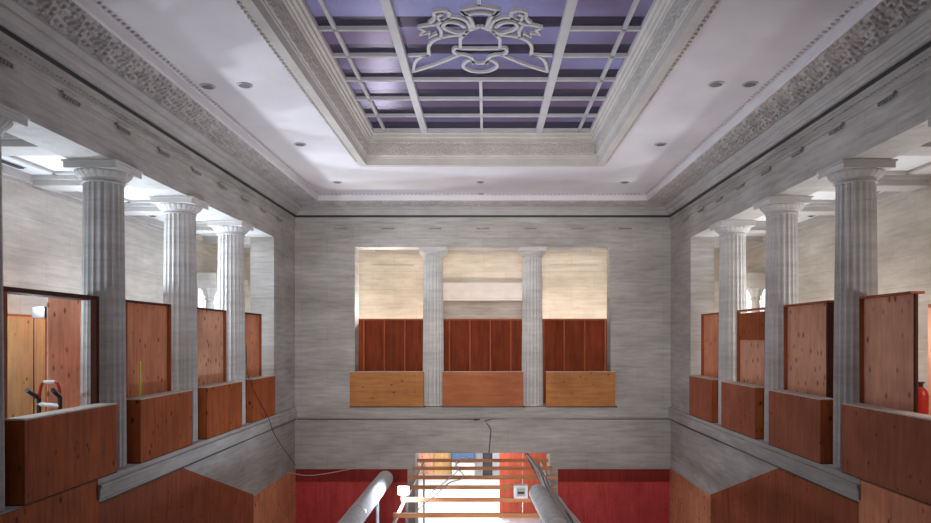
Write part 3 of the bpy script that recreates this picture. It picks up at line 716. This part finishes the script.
# red handled machine in the nearest left bay
t = thing('hand_cart', (-6.3, 9.9, S(LEDGE)), 'red handled cart with two black grips behind the nearest left guard box', 'cart')
def L_(px, py, y=9.9): return ((.096+(px-486)*y/690)+6.3, y-9.9, -(py-338)*y/690-LEDGE)
bm = bmesh.new(); tube(bm, smooth_path([L_(39, 404), L_(40, 392), L_(42, 384), L_(45, 382)], 4), .022); tube(bm, smooth_path([L_(59, 404), L_(60, 394), L_(58, 384), L_(54, 382)], 4), .022); obj('handle_bar', bm, REDP, t)
bm = bmesh.new(); tube(bm, [L_(44, 382), L_(55, 382)], .024); tube(bm, [L_(38, 404), L_(60, 406)], .03); obj('chrome_bar', bm, METAL_W, t)
bm = bmesh.new(); tube(bm, [L_(27, 390, 9.65), L_(37, 397)], .032); obj('grip', bm, BLACK, t); bm = bmesh.new(); tube(bm, [L_(53, 390, 9.65), L_(60, 397)], .032); obj('grip', bm, BLACK, t)
bm = bmesh.new(); tube(bm, [L_(39, 398), (L_(39, 400)[0], 0, .2)], .03); tube(bm, [L_(60, 397), (L_(60, 400)[0], 0, .2)], .03); obj('upright', bm, DARK, t)
box('body', -.2, .3, -.2, .25, .18, .5, REDP, t, .03)
for q in (-.22, .32):
    bm = bmesh.new(); bmesh.ops.create_cone(bm, cap_ends=True, segments=24, radius1=.16, radius2=.16, depth=.05, matrix=Matrix.Translation((q, 0, .16)) @ Matrix.Rotation(PI/2, 4, 'Y')); obj('wheel', bm, BLACK, t)
# yellow tool in the second left bay
t = thing('spirit_level', (-5.60, 11.36, S(LEDGE+1.037)), 'narrow yellow tool leaning in the frame of the second left bay', 'tool')
b_ = box('body', -.012, .012, -.015, .015, 0, .58, YEL, t, .003); box('vial', -.014, .014, -.012, .012, .3, .36, METAL_W, b_)
# red cylinder at the right edge
t = thing('gas_cylinder', (6.24, 9.75, S(LEDGE)), 'red cylinder behind the nearest right guard box', 'cylinder')
bm = bmesh.new(); lathe(bm, [(.08, 0), (.095, .02), (.095, 1.18), (.08, 1.26), (.04, 1.30), (.03, 1.31)], 24); obj('body', bm, REDP, t, smooth=True)
bm = bmesh.new(); lathe(bm, [(.03, 1.31), (.03, 1.36), (.05, 1.36), (.05, 1.38)], 12); obj('valve', bm, DARK, t)
# window glazing and small columns at the far ends of the side galleries
for s in (-1, 1):
    side = 'left' if s < 0 else 'right'
    wn = bpy.data.objects.new('window_1' if s < 0 else 'window_2', None); C.objects.link(wn); struct(wn); wn.location = (s*(GX+.12), 21.6, S(LEDGE))
    box('glass', 0, s*.02, -1, 1, 1.0, 3.65, lamp_mat('daylit_glass_'+side, (.88, .93, 1), .9), wn)
    for y in (-1, -.35, .3, .96): box('mullion', -s*.03, s*.0, y, y+.04, 1.0, 3.65, METAL_W, wn)
    t = thing('small_column', (s*8.05, 20.35, S(LEDGE)), 'slender column with a curled capital far back in the %s gallery' % side, 'column', None)
    bm = bmesh.new(); lathe(bm, [(.15, 0), (.15, .1), (.12, .12), (.12, 2.9), (.10, 3.1)], 32); obj('shaft', bm, T_COL, t, smooth=False)
    bm = bmesh.new(); lathe(bm, [(.10, 3.1), (.14, 3.12), (.12, 3.2), (.20, 3.38), (.24, 3.45)], 32, lambda k, z, r: 1+.08*math.cos(k*PI/2)); bx(bm, -.26, .26, -.26, .26, 3.45, 3.55); obj('capital', bm, T_COL, t)
    box('entablature', -.3, .3, -.3, 2.4, 3.55, 3.9, T_GAL, t)
# ceiling downlights, hall
def downlight(x, y, lab, r=.085, h=CEIL):
    t = thing('ceiling_downlight', (x, y, S(h)), lab, 'downlight', 'round recessed downlights in the hall ceiling')
    bm = bmesh.new(); lathe(bm, [(r, -.018), (r*1.12, -.014), (r*1.2, 0), (r*.4, 0)], 24); obj('rim', bm, METAL_G, t)
    bm = bmesh.new(); lathe(bm, [(r*.82, -.022), (r*.82, -.017)], 24); obj('baffle', bm, BAFFLE, t)
for x, y, l in ((-3.70, 10.85, 'inner one of the nearest pair of downlights left of the skylight'), (-4.30, 10.9, 'outer and dimmer one of the nearest pair of downlights left of the skylight'), (-3.72, 14.16, 'single downlight beside the far left corner of the skylight'),
                (-3.70, 17.6, 'downlight in the far left corner of the ceiling'), (3.64, 17.6, 'downlight in the far right corner of the ceiling'), (3.68, 14.16, 'single downlight beside the far right corner of the skylight'),
                (3.70, 10.8, 'inner one of the nearest pair of downlights right of the skylight'), (4.23, 10.8, 'outer one of the nearest pair of downlights right of the skylight'), (-.05, 17.6, 'downlight in the middle behind the skylight, nearer the skylight'), (-.05, 19.0, 'small fitting in the middle of the ceiling, nearest the back wall')):
    downlight(x, y, l, .105 if abs(x) > 1 else .08)
# long vent slots in the gallery ceilings
for s in (-1, 1):
    for k, y in enumerate((11.9, 14.2, 16.8, 21.3)):
        side = 'left' if s < 0 else 'right'
        t = thing('ceiling_vent', (s*8.2, y, S(GC)), 'dark vent slot in the %s gallery ceiling, %s' % (side, ['nearest the camera', 'second from the front', 'third from the front', 'farthest, over the small column'][k]), 'vent', 'dark slots along the gallery ceilings')
        box('grille', -.05, .05, -.42, .42, -.03, -.005, DARK, t); box('frame', -.07, .07, -.45, .45, -.012, 0, METAL_G, t)
